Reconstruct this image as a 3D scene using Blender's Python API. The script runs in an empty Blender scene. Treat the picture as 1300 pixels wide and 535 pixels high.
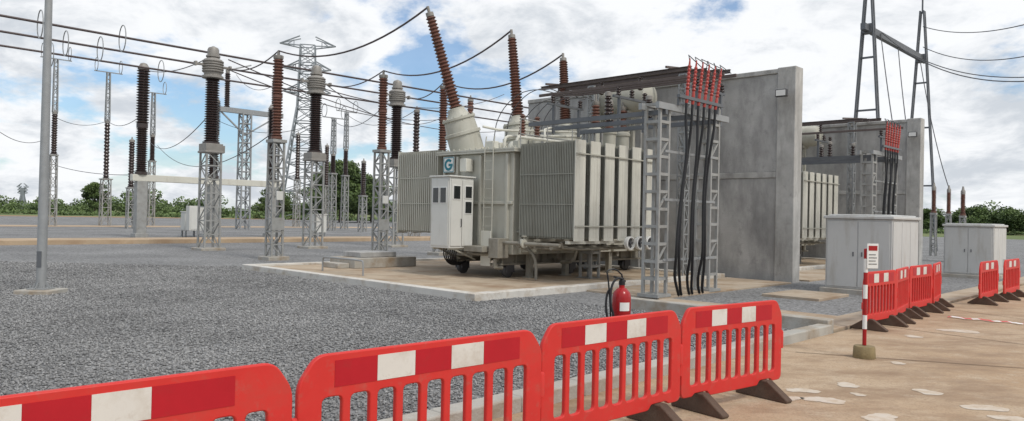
import bpy, math, random
import numpy as np
from mathutils import Vector, Matrix
random.seed(7); rng=np.random.default_rng(7)
S=bpy.context.scene; COL=S.collection
rad=math.radians
# ---------------------------------------------------------------- camera
HC=1.95; F=950.0
R=Matrix.Rotation(rad(90.45),3,'X')@Matrix.Rotation(rad(1.23),3,'Z')
cd=bpy.data.cameras.new('camera'); cam=bpy.data.objects.new('camera',cd); COL.objects.link(cam)
cam.matrix_world=Matrix.Translation((0,0,HC))@R.to_4x4()
cd.sensor_fit='HORIZONTAL'; cd.sensor_width=36; cd.lens=36*F/1300; cd.clip_start=.05; cd.clip_end=4000
S.camera=cam
S.view_settings.view_transform='Standard'; S.view_settings.look='None'; S.view_settings.exposure=0
def ray(px,py): return R@Vector(((px-650)/F,-(py-267.5)/F,-1))
def GP(px,py,z=0):
    d=ray(px,py); return Vector((0,0,HC))+d*((z-HC)/d.z)
def DP(px,py,Y):
    d=ray(px,py); return Vector((0,0,HC))+d*(Y/d.y)
# yard axes: u runs right and away, v runs left and away
AN=rad(46); cu,su=math.cos(AN),math.sin(AN); CX,CY=-.8,17.0
def W(u,v,z=0): return Vector((CX+cu*u-su*v, CY+su*u+cu*v, z))
def u_at(px,v):
    r=(px-650)/F; return (r*(CY+cu*v)-CX+su*v)/(cu-r*su)
# ---------------------------------------------------------------- materials
def nn(nt,t,**k):
    n=nt.nodes.new(t)
    for a,b in k.items(): setattr(n,a,b)
    return n
def mat(name,col,rough=.6,metal=0,var=.18,scale=2.5,bump=0,bscale=60,dirt=None,dscale=1.2,dlo=.5,dhi=.7,streak=None,spec=.4,rust=None,rscale=7):
    m=bpy.data.materials.new(name); m.use_nodes=True; nt=m.node_tree; L=nt.links
    b=nt.nodes['Principled BSDF']; b.inputs['Roughness'].default_value=rough; b.inputs['Metallic'].default_value=metal
    b.inputs['Specular IOR Level'].default_value=spec
    tc=nn(nt,'ShaderNodeTexCoord')
    no=nn(nt,'ShaderNodeTexNoise'); no.inputs['Scale'].default_value=scale; no.inputs['Detail'].default_value=7; no.inputs['Roughness'].default_value=.65
    L.new(tc.outputs['Object'],no.inputs['Vector'])
    mx=nn(nt,'ShaderNodeMix',data_type='RGBA'); L.new(no.outputs['Fac'],mx.inputs['Factor'])
    mx.inputs[6].default_value=(*[max(0,c*(1-2*var)) for c in col],1); mx.inputs[7].default_value=(*[min(1,c*(1+2*var)) for c in col],1)
    out=mx.outputs[2]
    for dc,ds,lo,hi,sk in ((dirt,dscale,dlo,dhi,streak),(rust,rscale,.56,.70,None)):
        if not dc: continue
        n2=nn(nt,'ShaderNodeTexNoise'); n2.inputs['Scale'].default_value=ds; n2.inputs['Detail'].default_value=9; n2.inputs['Roughness'].default_value=.7
        if sk:
            mp=nn(nt,'ShaderNodeMapping'); mp.inputs['Scale'].default_value=sk; L.new(tc.outputs['Object'],mp.inputs['Vector']); L.new(mp.outputs['Vector'],n2.inputs['Vector'])
        else: L.new(tc.outputs['Object'],n2.inputs['Vector'])
        rp=nn(nt,'ShaderNodeMapRange'); rp.inputs['From Min'].default_value=lo; rp.inputs['From Max'].default_value=hi; L.new(n2.outputs['Fac'],rp.inputs['Value'])
        m2=nn(nt,'ShaderNodeMix',data_type='RGBA'); L.new(rp.outputs['Result'],m2.inputs['Factor']); L.new(out,m2.inputs[6]); m2.inputs[7].default_value=(*dc,1)
        out=m2.outputs[2]
    L.new(out,b.inputs['Base Color'])
    if bump:
        n3=nn(nt,'ShaderNodeTexNoise'); n3.inputs['Scale'].default_value=bscale; n3.inputs['Detail'].default_value=4; L.new(tc.outputs['Object'],n3.inputs['Vector'])
        bp=nn(nt,'ShaderNodeBump'); bp.inputs['Strength'].default_value=bump; bp.inputs['Distance'].default_value=.02; L.new(n3.outputs['Fac'],bp.inputs['Height']); L.new(bp.outputs['Normal'],b.inputs['Normal'])
    return m
M={}
M['beige']=mat('beige_paint',(.455,.448,.39),.5,0,.08,1.5,dirt=(.33,.305,.25),dscale=2.2,dlo=.52,dhi=.8,streak=(1.5,1.5,.3))
M['under']=mat('dark_underside_paint',(.28,.265,.225),.65,0,.12,2.5,dirt=(.15,.13,.10),dscale=2.5,dlo=.45,dhi=.7)  # darker tone for the base, pipes and supports below the tank
M['fin']=mat('shade_darkened_fin_paint',(.285,.285,.248),.6,0,.08,2,dirt=(.20,.19,.155),dscale=2,dlo=.5,dhi=.8,streak=(1.5,1.5,.3))  # darker than the end plates: shade between the fins put into the colour
M['beige_light']=mat('pale_beige_paint',(.61,.60,.535),.45,0,.06,2,dirt=(.44,.415,.35),dscale=2,dlo=.52,dhi=.8,streak=(2,2,.3))
M['cab']=mat('cabinet_paint',(.62,.62,.59),.4,0,.05,2,dirt=(.47,.44,.38),dscale=2,dlo=.55,dhi=.85,streak=(2,2,.4))
M['kiosk']=mat('kiosk_paint',(.47,.475,.47),.5,0,.06,1.5,dirt=(.36,.345,.31),dscale=1.6,dlo=.5,dhi=.8,streak=(2,2,.4))
M['kioskdoor']=mat('kiosk_door_paint',(.53,.535,.525),.48,0,.05,1.5,dirt=(.39,.37,.33),dscale=1.6,dlo=.52,dhi=.8,streak=(2,2,.4))
M['galv']=mat('galvanised_steel',(.31,.32,.325),.5,.2,.14,5)
M['galvpale']=mat('pale_galvanised_steel',(.33,.332,.322),.55,.1,.18,4,dirt=(.24,.225,.20),dscale=3,dlo=.5,dhi=.75)
M['dsteel']=mat('dark_steel',(.075,.075,.08),.5,.3,.2,4)
M['bsteel']=mat('dark_brown_steel',(.115,.09,.082),.6,.1,.25,4)
M['gsteel']=mat('grey_steel',(.14,.148,.16),.5,.3,.15,3)
M['pylon']=mat('haze_tinted_steel',(.25,.275,.30),.7,0,.1,.3)  # greyed steel colour, with the haze of distance mixed in
M['head']=mat('grey_cast_metal',(.27,.255,.235),.5,.1,.14,3,rust=(.15,.10,.075))
M['porc']=mat('dark_brown_porcelain',(.04,.026,.024),.22,0,.25,3,spec=.6)
M['porcred']=mat('red_brown_porcelain',(.155,.07,.05),.4,0,.2,3,spec=.4,dirt=(.10,.06,.05),dscale=3,dlo=.48,dhi=.7)
M['wire']=mat('weathered_conductor',(.075,.075,.08),.5,.3,.1,3)
M['bus']=mat('bus_conductor_aluminium',(.09,.07,.07),.5,.2,.1,3)
M['black']=mat('black_rubber',(.013,.013,.015),.45,0,.2,4)
M['glass']=mat('dark_window_glass',(.015,.018,.02),.08,0,.1,3,spec=.7)
M['conc']=mat('weathered_concrete',(.405,.40,.39),.88,0,.24,.9,.45,35,dirt=(.20,.197,.195),dscale=.8,dlo=.44,dhi=.74,streak=(1.5,1.5,.5),rust=(.29,.285,.28),rscale=2.4)
M['concend']=mat('pillar_concrete',(.43,.425,.41),.88,0,.22,1.3,.4,35,dirt=(.23,.225,.215),dscale=1.2,dlo=.45,dhi=.74,streak=(1.6,1.6,.5),rust=(.31,.30,.29),rscale=3)
M['kerb']=mat('kerb_concrete',(.40,.385,.35),.9,0,.2,1.5,.4,40,dirt=(.28,.215,.15),dscale=1.1,dlo=.46,dhi=.68)
M['whitekerb']=mat('whitewashed_kerb',(.58,.56,.52),.9,0,.12,1.5,.3,40,dirt=(.36,.29,.21),dscale=1.6,dlo=.5,dhi=.7)
M['pad']=mat('stained_pad_concrete',(.43,.35,.26),.9,0,.25,.7,.3,30,dirt=(.28,.19,.12),dscale=.8,dlo=.45,dhi=.68)
M['trench']=mat('earth_stained_trench_cover',(.44,.335,.23),.9,0,.2,.5,.3,30,dirt=(.34,.235,.15),dscale=.6,dlo=.45,dhi=.68)
M['apron']=mat('apron_concrete',(.43,.36,.28),.9,0,.2,.8,.3,30,dirt=(.31,.22,.145),dscale=.9,dlo=.43,dhi=.66)
M['red']=mat('barrier_red_plastic',(.60,.035,.03),.5,0,.1,3,dirt=(.43,.06,.045),dscale=3,dlo=.5,dhi=.8,spec=.3,rust=(.50,.075,.06),rscale=9)
M['redfilm']=mat('red_reflective_film',(.44,.012,.022),.4,0,.07,6,dirt=(.34,.03,.03),dscale=5,dlo=.55,dhi=.8,spec=.3)
M['whitefilm']=mat('white_reflective_film',(.66,.64,.60),.45,0,.06,6,dirt=(.44,.385,.32),dscale=3,dlo=.48,dhi=.75,spec=.3,rust=(.55,.51,.46),rscale=14)
M['foot']=mat('dirty_brown_rubber',(.10,.066,.048),.85,0,.3,6,.4,50)
M['redpaint']=mat('red_enamel',(.34,.012,.015),.25,0,.06,4)
M['white']=mat('white_paint',(.72,.72,.70),.5,0,.06,4)
M['termred']=mat('red_heat_shrink',(.36,.045,.035),.4,0,.15,6)
M['teal']=mat('teal_enamel',(.01,.17,.22),.4,0,.05,4)
M['bucket']=mat('dirty_concrete_in_tin',(.24,.185,.095),.8,0,.25,8,.4,40)
M['trunk']=mat('tree_bark',(.09,.07,.05),.9,0,.3,4,.4,20)
M['rust']=mat('bare_earth',(.36,.225,.135),.95,0,.25,.5,.3,10)
M['paint']=mat('whitewash',(.60,.535,.46),.9,0,.12,6,dirt=(.48,.385,.29),dscale=6,dlo=.40,dhi=.62)
M['joint']=mat('dark_joint_filler',(.17,.115,.075),.9,0,.2,5)
def tapemat():
    m=mat('striped_tape',(.6,.02,.02),.4); nt=m.node_tree; b=nt.nodes['Principled BSDF']
    tc=nn(nt,'ShaderNodeTexCoord'); w=nn(nt,'ShaderNodeTexWave'); w.inputs['Scale'].default_value=1.2; nt.links.new(tc.outputs['Object'],w.inputs['Vector'])
    g=nn(nt,'ShaderNodeMath',operation='GREATER_THAN'); g.inputs[1].default_value=.5; nt.links.new(w.outputs['Fac'],g.inputs[0])
    x=nn(nt,'ShaderNodeMix',data_type='RGBA'); x.inputs[6].default_value=(.6,.02,.02,1); x.inputs[7].default_value=(.75,.72,.7,1)
    nt.links.new(g.outputs[0],x.inputs['Factor']); nt.links.new(x.outputs[2],b.inputs['Base Color']); return m
M['tape']=tapemat()
def roadmat():
    m=bpy.data.materials.new('stained_road_concrete'); m.use_nodes=True; nt=m.node_tree; L=nt.links; b=nt.nodes['Principled BSDF']
    tc=nn(nt,'ShaderNodeTexCoord')
    def noise(s,d=8,r=.65,sc=None):
        n=nn(nt,'ShaderNodeTexNoise'); n.inputs['Scale'].default_value=s; n.inputs['Detail'].default_value=d; n.inputs['Roughness'].default_value=r
        if sc:
            mp=nn(nt,'ShaderNodeMapping'); mp.inputs['Scale'].default_value=sc; mp.inputs['Rotation'].default_value=(0,0,-AN); L.new(tc.outputs['Object'],mp.inputs['Vector']); L.new(mp.outputs['Vector'],n.inputs['Vector'])
        else: L.new(tc.outputs['Object'],n.inputs['Vector'])
        return n.outputs['Fac']
    def ramp(f,lo,hi,a=0,c=1):
        r=nn(nt,'ShaderNodeMapRange'); r.inputs['From Min'].default_value=lo; r.inputs['From Max'].default_value=hi; r.inputs['To Min'].default_value=a; r.inputs['To Max'].default_value=c; L.new(f,r.inputs['Value']); return r.outputs['Result']
    def mix(f,a,c):
        x=nn(nt,'ShaderNodeMix',data_type='RGBA'); L.new(f,x.inputs['Factor'])
        for i,q in ((6,a),(7,c)):
            if isinstance(q,tuple): x.inputs[i].default_value=(*q,1)
            else: L.new(q,x.inputs[i])
        return x.outputs[2]
    damp=noise(.55,10,.74,(1,2.2,1))
    c=mix(ramp(noise(.35),.35,.65),(.40,.275,.17),(.47,.355,.245))
    c=mix(ramp(noise(1.8,9,.75),.50,.7),c,(.50,.40,.295))
    c=mix(ramp(noise(4.5,9,.75),.56,.72),c,(.55,.46,.36))
    c=mix(ramp(damp,.46,.62,0,.95),c,(.265,.17,.10))
    c=mix(ramp(noise(9,9,.8),.54,.68),c,(.31,.205,.125))
    c=mix(ramp(noise(40,4,.7),.5,.75),c,(.26,.18,.115))
    L.new(c,b.inputs['Base Color']); L.new(ramp(damp,.46,.62,.92,.72),b.inputs['Roughness'])
    bp=nn(nt,'ShaderNodeBump'); bp.inputs['Strength'].default_value=.45; bp.inputs['Distance'].default_value=.02; L.new(noise(25,6,.7),bp.inputs['Height']); L.new(bp.outputs['Normal'],b.inputs['Normal'])
    return m
M['road']=roadmat()
def gravelmat():
    m=bpy.data.materials.new('crushed_stone_bed'); m.use_nodes=True; nt=m.node_tree; L=nt.links; b=nt.nodes['Principled BSDF']; b.inputs['Roughness'].default_value=.9
    tc=nn(nt,'ShaderNodeTexCoord'); v=nn(nt,'ShaderNodeTexVoronoi'); v.inputs['Scale'].default_value=19; L.new(tc.outputs['Object'],v.inputs['Vector'])
    sp=nn(nt,'ShaderNodeSeparateColor'); L.new(v.outputs['Color'],sp.inputs['Color'])
    no=nn(nt,'ShaderNodeTexNoise'); no.inputs['Scale'].default_value=.25; no.inputs['Detail'].default_value=8; L.new(tc.outputs['Object'],no.inputs['Vector'])
    x=nn(nt,'ShaderNodeMix',data_type='RGBA'); L.new(sp.outputs[0],x.inputs['Factor']); x.inputs[6].default_value=(.105,.105,.106,1); x.inputs[7].default_value=(.28,.28,.28,1)
    y=nn(nt,'ShaderNodeMix',data_type='RGBA',blend_type='MULTIPLY'); y.inputs['Factor'].default_value=1
    r=nn(nt,'ShaderNodeMapRange'); r.inputs['From Min'].default_value=.3; r.inputs['From Max'].default_value=.7; r.inputs['To Min'].default_value=.78; r.inputs['To Max'].default_value=1.2; L.new(no.outputs['Fac'],r.inputs['Value'])
    L.new(x.outputs[2],y.inputs[6]); L.new(r.outputs['Result'],y.inputs[7]); L.new(y.outputs[2],b.inputs['Base Color'])
    bp=nn(nt,'ShaderNodeBump'); bp.inputs['Strength'].default_value=.6; bp.inputs['Distance'].default_value=.025; bp.invert=True; L.new(v.outputs['Distance'],bp.inputs['Height']); L.new(bp.outputs['Normal'],b.inputs['Normal'])
    return m
M['gravel']=gravelmat()
def attrmat(name,lo,hi,rough=.85):
    m=bpy.data.materials.new(name); m.use_nodes=True; nt=m.node_tree; b=nt.nodes['Principled BSDF']; b.inputs['Roughness'].default_value=rough
    a=nn(nt,'ShaderNodeAttribute',attribute_name='shade'); x=nn(nt,'ShaderNodeMix',data_type='RGBA'); nt.links.new(a.outputs['Fac'],x.inputs['Factor'])
    x.inputs[6].default_value=(*lo,1); x.inputs[7].default_value=(*hi,1); nt.links.new(x.outputs[2],b.inputs['Base Color']); return m
M['stone']=attrmat('grey_crushed_stone',(.10,.10,.101),(.375,.374,.372))
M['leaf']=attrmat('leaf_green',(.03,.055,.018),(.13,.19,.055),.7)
M['leaffar']=attrmat('haze_tinted_leaf_green',(.05,.08,.035),(.17,.24,.085),.8)  # lighter green than the near leaves, distance haze painted in
M['grass']=mat('rough_grass',(.11,.15,.045),.95,0,.4,.08,dirt=(.26,.20,.10),dscale=.05,dlo=.5,dhi=.65)
# ---------------------------------------------------------------- mesh helpers
class MB:
    def __init__(s): s.v=[];s.f=[];s.s=[]
    def add(s,vs,fs,sm=False):
        o=len(s.v); s.v+= [tuple(p) for p in vs]; s.f+=[tuple(i+o for i in f) for f in fs]; s.s+=[sm]*len(fs); return s
    def box(s,x0,x1,y0,y1,z0,z1):
        return s.add([(x0,y0,z0),(x1,y0,z0),(x1,y1,z0),(x0,y1,z0),(x0,y0,z1),(x1,y0,z1),(x1,y1,z1),(x0,y1,z1)],[(0,3,2,1),(4,5,6,7),(0,1,5,4),(1,2,6,5),(2,3,7,6),(3,0,4,7)])
    def bar(s,p,q,w,h=None):
        h=h or w; p=Vector(p);q=Vector(q); d=(q-p).normalized(); up=Vector((0,0,1)) if abs(d.z)<.95 else Vector((1,0,0))
        a=d.cross(up).normalized()*(w/2); b=a.cross(d).normalized()*(h/2)
        return s.add([p-a-b,p+a-b,p+a+b,p-a+b,q-a-b,q+a-b,q+a+b,q-a+b],[(0,3,2,1),(4,5,6,7),(0,1,5,4),(1,2,6,5),(2,3,7,6),(3,0,4,7)])
    def tube(s,pts,r,seg=8,caps=True,closed=False):
        pts=[Vector(p) for p in pts]; n=len(pts); rr=r if isinstance(r,(list,tuple)) else [r]*n; vs=[];fs=[]; prev=None
        for i,p in enumerate(pts):
            if closed: d=pts[(i+1)%n]-pts[i-1]
            else: d=pts[min(i+1,n-1)]-pts[max(i-1,0)]
            d.normalize()
            if prev is None:
                up=Vector((0,0,1)) if abs(d.z)<.9 else Vector((1,0,0)); a=d.cross(up).normalized()
            else: a=(prev-d*prev.dot(d)).normalized()
            prev=a; b=d.cross(a)
            for k in range(seg):
                t=2*math.pi*k/seg; vs.append(p+(a*math.cos(t)+b*math.sin(t))*rr[i])
        m=n if closed else n-1
        for i in range(m):
            for k in range(seg):
                j=(i+1)%n; fs.append((i*seg+k,i*seg+(k+1)%seg,j*seg+(k+1)%seg,j*seg+k))
        if caps and not closed: fs+= [tuple(range(seg))[::-1],tuple((n-1)*seg+k for k in range(seg))]
        return s.add(vs,fs,True)
    def lathe(s,prof,o=(0,0,0),ax=(0,0,1),seg=14,smooth=True):
        o=Vector(o); d=Vector(ax).normalized(); up=Vector((0,0,1)) if abs(d.z)<.9 else Vector((1,0,0)); a=d.cross(up).normalized(); b=d.cross(a); vs=[];fs=[]
        for r,z in prof:
            for k in range(seg):
                t=2*math.pi*k/seg; vs.append(o+d*z+(a*math.cos(t)+b*math.sin(t))*r)
        for i in range(len(prof)-1):
            for k in range(seg): fs.append((i*seg+k,i*seg+(k+1)%seg,(i+1)*seg+(k+1)%seg,(i+1)*seg+k))
        fs+=[tuple(range(seg))[::-1],tuple((len(prof)-1)*seg+k for k in range(seg))]
        return s.add(vs,fs,smooth)
    def prism(s,poly,z0,z1,fn=None):
        n=len(poly); f=fn or (lambda x,y,z:(x,y,z)); vs=[f(x,y,z0) for x,y in poly]+[f(x,y,z1) for x,y in poly]
        return s.add(vs,[tuple(range(n))[::-1],tuple(range(n,2*n))]+[(i,(i+1)%n,(i+1)%n+n,i+n) for i in range(n)])
    def build(s,name,m,parent=None,bevel=0):
        me=bpy.data.meshes.new(name); me.from_pydata(s.v,[],s.f); me.polygons.foreach_set('use_smooth',s.s); me.materials.append(m); me.update()
        import bmesh
        bm=bmesh.new(); bm.from_mesh(me); bmesh.ops.recalc_face_normals(bm,faces=bm.faces); bm.to_mesh(me); bm.free()
        try: me.set_sharp_from_angle(angle=rad(38))
        except Exception: pass
        o=bpy.data.objects.new(name,me); COL.objects.link(o)
        if parent: o.parent=parent
        if bevel:
            b=o.modifiers.new('bevel','BEVEL'); b.width=bevel; b.segments=2; b.limit_method='ANGLE'; b.angle_limit=rad(50)
        return o
def npmesh(name,co,fa,m,shade=None):
    me=bpy.data.meshes.new(name); nf,k=fa.shape
    me.vertices.add(len(co)); me.vertices.foreach_set('co',co.astype(np.float32).ravel())
    me.loops.add(nf*k); me.loops.foreach_set('vertex_index',fa.astype(np.int32).ravel())
    me.polygons.add(nf); me.polygons.foreach_set('loop_start',np.arange(0,nf*k,k,dtype=np.int32))
    me.update(calc_edges=True); me.validate()
    if shade is not None:
        a=me.attributes.new('shade','FLOAT','POINT'); a.data.foreach_set('value',shade.astype(np.float32))
    me.materials.append(m); return me
def tag(o,label,cat,group=None,kind=None):
    if label: o['label']=label
    if cat: o['category']=cat
    if group: o['group']=group
    if kind: o['kind']=kind
    return o
def thing(name,label,cat,loc=(0,0,0),rz=0,group=None):
    o=bpy.data.objects.new(name,None); COL.objects.link(o); o.location=loc; o.rotation_euler=(0,0,rz); o.empty_display_size=.3
    return tag(o,label,cat,group)
def copy_tree(o,parent=None):
    c=o.copy(); COL.objects.link(c)
    if parent: c.parent=parent
    for ch in list(o.children): copy_tree(ch,c)
    return c
def dup(o,loc,label,rz=None,group=None):
    c=copy_tree(o); c.location=loc; c['label']=label
    if rz is not None: c.rotation_euler=(0,0,rz)
    if group: c['group']=group
    return c
def struct(name,m,mb,label=None,cat=None,bevel=0):
    o=mb.build(name,m,None,bevel); o['kind']='structure'
    if label: tag(o,label,cat)
    return o
def ins(z0,z1,core,shed,n,top=None):
    top=top or 1.0; p=(z1-z0)/n; out=[]
    for i in range(n):
        k=1-(1-top)*(i/n); z=z0+i*p
        out+=[(core*k,z),(shed*k,z+.42*p),(shed*k*.97,z+.52*p),(core*k,z+.85*p)]
    out.append((core*(top),z1)); return out
def lattice(m,cx,cy,z0,z1,w0,w1,leg,br,n,diag=True,d0=None,d1=None):
    d0=d0 or w0; d1=d1 or w1
    def cor(k):
        t=k/n; w=(w0+(w1-w0)*t)/2; d=(d0+(d1-d0)*t)/2; z=z0+(z1-z0)*t
        return [Vector((cx-w,cy-d,z)),Vector((cx+w,cy-d,z)),Vector((cx+w,cy+d,z)),Vector((cx-w,cy+d,z))]
    a=cor(0);b=cor(n)
    for i in range(4): m.bar(a[i],b[i],leg)
    for k in range(n+1):
        c=cor(k)
        if k>0:
            for i in range(4): m.bar(c[i],c[(i+1)%4],br,br*1.2)
        if k<n and diag:
            e=cor(k+1)
            for i in range(4):
                if (k+i)%2 or diag==2: m.bar(c[i],e[(i+1)%4],br*.8)
                if not (k+i)%2 or diag==2: m.bar(c[(i+1)%4],e[i],br*.8)
    return m
def sagpts(p,q,sag,n=16):
    p=Vector(p);q=Vector(q); return [p.lerp(q,t/n)-Vector((0,0,sag*4*(t/n)*(1-t/n))) for t in range(n+1)]
def smooth(pts,it=2):
    P=[Vector(p) for p in pts]
    for _ in range(it):
        Q=[P[0]]
        for k in range(len(P)-1): Q+=[P[k].lerp(P[k+1],.25),P[k].lerp(P[k+1],.75)]
        P=Q+[P[-1]]
    return P
def wire(name,label,p,q,sag,r=.025,m='wire',group=None,cat='wire'):
    o=MB().tube(sagpts(p,q,sag),r,6).build(name,M[m]); return tag(o,label,cat,group)
# ---------------------------------------------------------------- world and sun
SUN=Vector((.52,-.58,.95)).normalized()
w=bpy.data.worlds.new('World'); S.world=w; w.use_nodes=True; nt=w.node_tree; nt.nodes.clear(); L=nt.links
out=nn(nt,'ShaderNodeOutputWorld'); ms=nn(nt,'ShaderNodeMixShader'); L.new(ms.outputs[0],out.inputs[0])
sky=nn(nt,'ShaderNodeTexSky',sky_type='NISHITA'); sky.sun_disc=False; sky.sun_elevation=math.asin(SUN.z); sky.sun_rotation=math.atan2(SUN.x,SUN.y); sky.dust_density=1.0; sky.air_density=1.0
b1=nn(nt,'ShaderNodeBackground'); b1.inputs['Strength'].default_value=.15
tint=nn(nt,'ShaderNodeMix',data_type='RGBA',blend_type='MULTIPLY'); tint.inputs['Factor'].default_value=1; tint.inputs[7].default_value=(.68,.82,.93,1); L.new(sky.outputs[0],tint.inputs[6]); L.new(tint.outputs[2],b1.inputs['Color'])
b2=nn(nt,'ShaderNodeBackground'); b2.inputs['Strength'].default_value=1.1
tc=nn(nt,'ShaderNodeTexCoord'); sp=nn(nt,'ShaderNodeSeparateXYZ'); L.new(tc.outputs['Generated'],sp.inputs[0])
def mth(op,a,b=None):
    n=nn(nt,'ShaderNodeMath',operation=op)
    for i,q in enumerate((a,b)):
        if q is None: continue
        if isinstance(q,(int,float)): n.inputs[i].default_value=q
        else: L.new(q,n.inputs[i])
    return n.outputs[0]
zz=mth('ADD',mth('MAXIMUM',sp.outputs[2],0.0),.36)
cb=nn(nt,'ShaderNodeCombineXYZ'); L.new(mth('DIVIDE',sp.outputs[0],zz),cb.inputs[0]); L.new(mth('DIVIDE',sp.outputs[1],zz),cb.inputs[1]); cb.inputs[2].default_value=3.7
def wn(s,d,r,dist=0):
    n=nn(nt,'ShaderNodeTexNoise'); n.inputs['Scale'].default_value=s; n.inputs['Detail'].default_value=d; n.inputs['Roughness'].default_value=r; n.inputs['Distortion'].default_value=dist; L.new(cb.outputs[0],n.inputs['Vector']); return n.outputs['Fac']
def wr(f,a,b,c=0,d=1):
    r=nn(nt,'ShaderNodeMapRange',interpolation_type='SMOOTHSTEP'); 
    for k,q in (('From Min',a),('From Max',b),('To Min',c),('To Max',d)): r.inputs[k].default_value=q
    L.new(f,r.inputs['Value']); return r.outputs['Result']
lft=mth('MULTIPLY',sp.outputs[0],.08)
mask=wr(mth('ADD',wn(3.0,12,.58,.15),lft),.335,.475)
haze=wr(sp.outputs[2],.0,.08,.75,.12)
mask=mth('MAXIMUM',mask,haze)
L.new(mask,ms.inputs[0]); L.new(b1.outputs[0],ms.inputs[1]); L.new(b2.outputs[0],ms.inputs[2])
rc=nn(nt,'ShaderNodeMix',data_type='RGBA'); rc.inputs[6].default_value=(.58,.62,.67,1); rc.inputs[7].default_value=(.89,.905,.925,1)
L.new(wr(wn(4.2,12,.62,.3),.34,.58),rc.inputs['Factor']); L.new(rc.outputs[2],b2.inputs['Color'])
sl=bpy.data.lights.new('sun','SUN'); sl.energy=1.95; sl.angle=rad(12); sl.color=(1,.95,.87); so=bpy.data.objects.new('sun',sl); COL.objects.link(so)
so.rotation_euler=SUN.to_track_quat('Z','Y').to_euler(); so.location=(10,-10,30)
# ---------------------------------------------------------------- ground
def poly(name,m,uvs,z,label=None):
    mb=MB(); mb.add([W(u,v,z) for u,v in uvs],[tuple(range(len(uvs)))]); return struct(name,M[m],mb)
def uvbox(mb,u0,u1,v0,v1,z0,z1):
    P=[W(u0,v0,z0),W(u1,v0,z0),W(u1,v1,z0),W(u0,v1,z0),W(u0,v0,z1),W(u1,v0,z1),W(u1,v1,z1),W(u0,v1,z1)]
    return mb.add(P,[(0,3,2,1),(4,5,6,7),(0,1,5,4),(1,2,6,5),(2,3,7,6),(3,0,4,7)])
g=MB(); g.add([(-2500,-300,-.03),(2500,-300,-.03),(2500,3000,-.03),(-2500,3000,-.03)],[(0,1,2,3)]); struct('ground',M['grass'],g)
poly('gravel_yard','gravel',[(-40,-7.25),(130,-7.25),(130,150),(-40,150)],.0)
poly('dirt_track','rust',[(-60,152),(160,152),(160,164),(-60,164)],.0)
poly('road','road',[(-40,-45),(130,-45),(130,-7.3),(-40,-7.3)],.006)
m=MB(); uvbox(m,2.0,4.0,-7.25,-2.6,-.05,.06); uvbox(m,4.003,11.6,-2.3,-.05,-.05,.05); struct('concrete_walkway',M['apron'],m,bevel=.01)
m=MB(); uvbox(m,4.003,30,-7.25,-6.55,-.05,.055); uvbox(m,7,9,-5,-3.5,-.05,.07); struct('pavement',M['apron'],m,bevel=.01)
m=MB(); uvbox(m,13,26,-2.3,-.05,-.05,.05); struct('concrete_walkway',M['apron'],m,bevel=.01)
m=MB(); uvbox(m,-30,70,31.0,33.8,-.05,.24); struct('cable_trench',M['trench'],m,bevel=.02)
m=MB(); uvbox(m,-30,90,70,76,-.05,.02); struct('service_track',M['trench'],m)
def pad(u0,u1,v0,v1):
    m=MB(); uvbox(m,u0+.3,u1-.3,v0+.3,v1-.3,-.05,.10); struct('pad',M['pad'],m)
    m=MB(); uvbox(m,u0,u1,v0,v0+.297,-.05,.17); uvbox(m,u0,u1,v1-.297,v1,-.05,.17); uvbox(m,u0,u0+.297,v0+.3,v1-.3,-.05,.168); uvbox(m,u1-.297,u1,v0+.3,v1-.3,-.05,.168); struct('pad_kerb',M['whitekerb'],m,bevel=.015)
pad(0,11.6,0,11.3); pad(15,26.6,0,11.3)
m=MB()
for i in range(23): uvbox(m,-21.2+i*1.0,-20.205+i*1.0,-7.3,-7.05,-.05,.16)
struct('kerb',M['kerb'],m,bevel=.02)
m=MB(); uvbox(m,1.75,2.0,-7.25,-2.6,-.05,.24); struct('kerb',M['kerb'],m,bevel=.02)
r_=thing('oil_pit','low grey concrete block with a step, left of the nearer transformer','pit',W(2.6,8.6,.1),AN)
MB().box(0,2.6,0,1.5,0,.34).build('pit_wall',M['kerb'],r_,.02); MB().box(.4,1.9,.25,1.3,.343,.52).build('cover',M['conc'],r_,.02); MB().box(-.45,-.003,.3,1.2,0,.17).build('step',M['kerb'],r_,.02)
o=MB().tube(smooth([W(1.2,8.3,.1),W(1.2,8.3,.5),W(1.2,8.2,.55),W(1.2,6.2,.55),W(1.2,6.1,.5),W(1.2,6.1,.1)],1),.028,8).build('pipe_rail',M['galv']); tag(o,'low bent grey pipe on the pad in front of the control cabinet','pipe')
def strip(name,m,p,q,wd,z):
    mb=MB(); p=Vector((p.x,p.y,z)); q=Vector((q.x,q.y,z)); n=(q-p).normalized().cross(Vector((0,0,1)))*wd/2; mb.add([p-n,p+n,q+n,q-n],[(0,1,2,3)]); return struct(name,M[m],mb)
for a,b in (((1100,412),(1320,441)),((1010,448),(1320,470)),((1195,392),(1330,410))):
    strip('expansion_joint','joint',GP(*a),GP(*b),.025,.012)
for px,py,s in ((1020,497,.13),(1046,509,.16),(1076,490,.12),(1178,499,.13),(1250,519,.16),(1218,421,.24),(1118,532,.16),(1285,533,.14),(1004,507,.10),(1140,462,.09),(1160,428,.13),(1090,502,.07)):
    c=GP(px,py); k=36; mb=MB()
    pts=[]; ph=random.uniform(0,6)
    for i in range(k):
        t=2*math.pi*i/k; r=s*(1+.24*math.sin(2*t+ph)+.12*math.sin(3*t+2*ph)+.06*math.sin(7*t+ph)+random.uniform(-.05,.05)); pts.append((c.x+math.cos(t)*r*1.2,c.y+math.sin(t)*r,.010))
    mb.add(pts,[tuple(range(k))]); struct('road_marking',M['paint'],mb)
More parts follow.
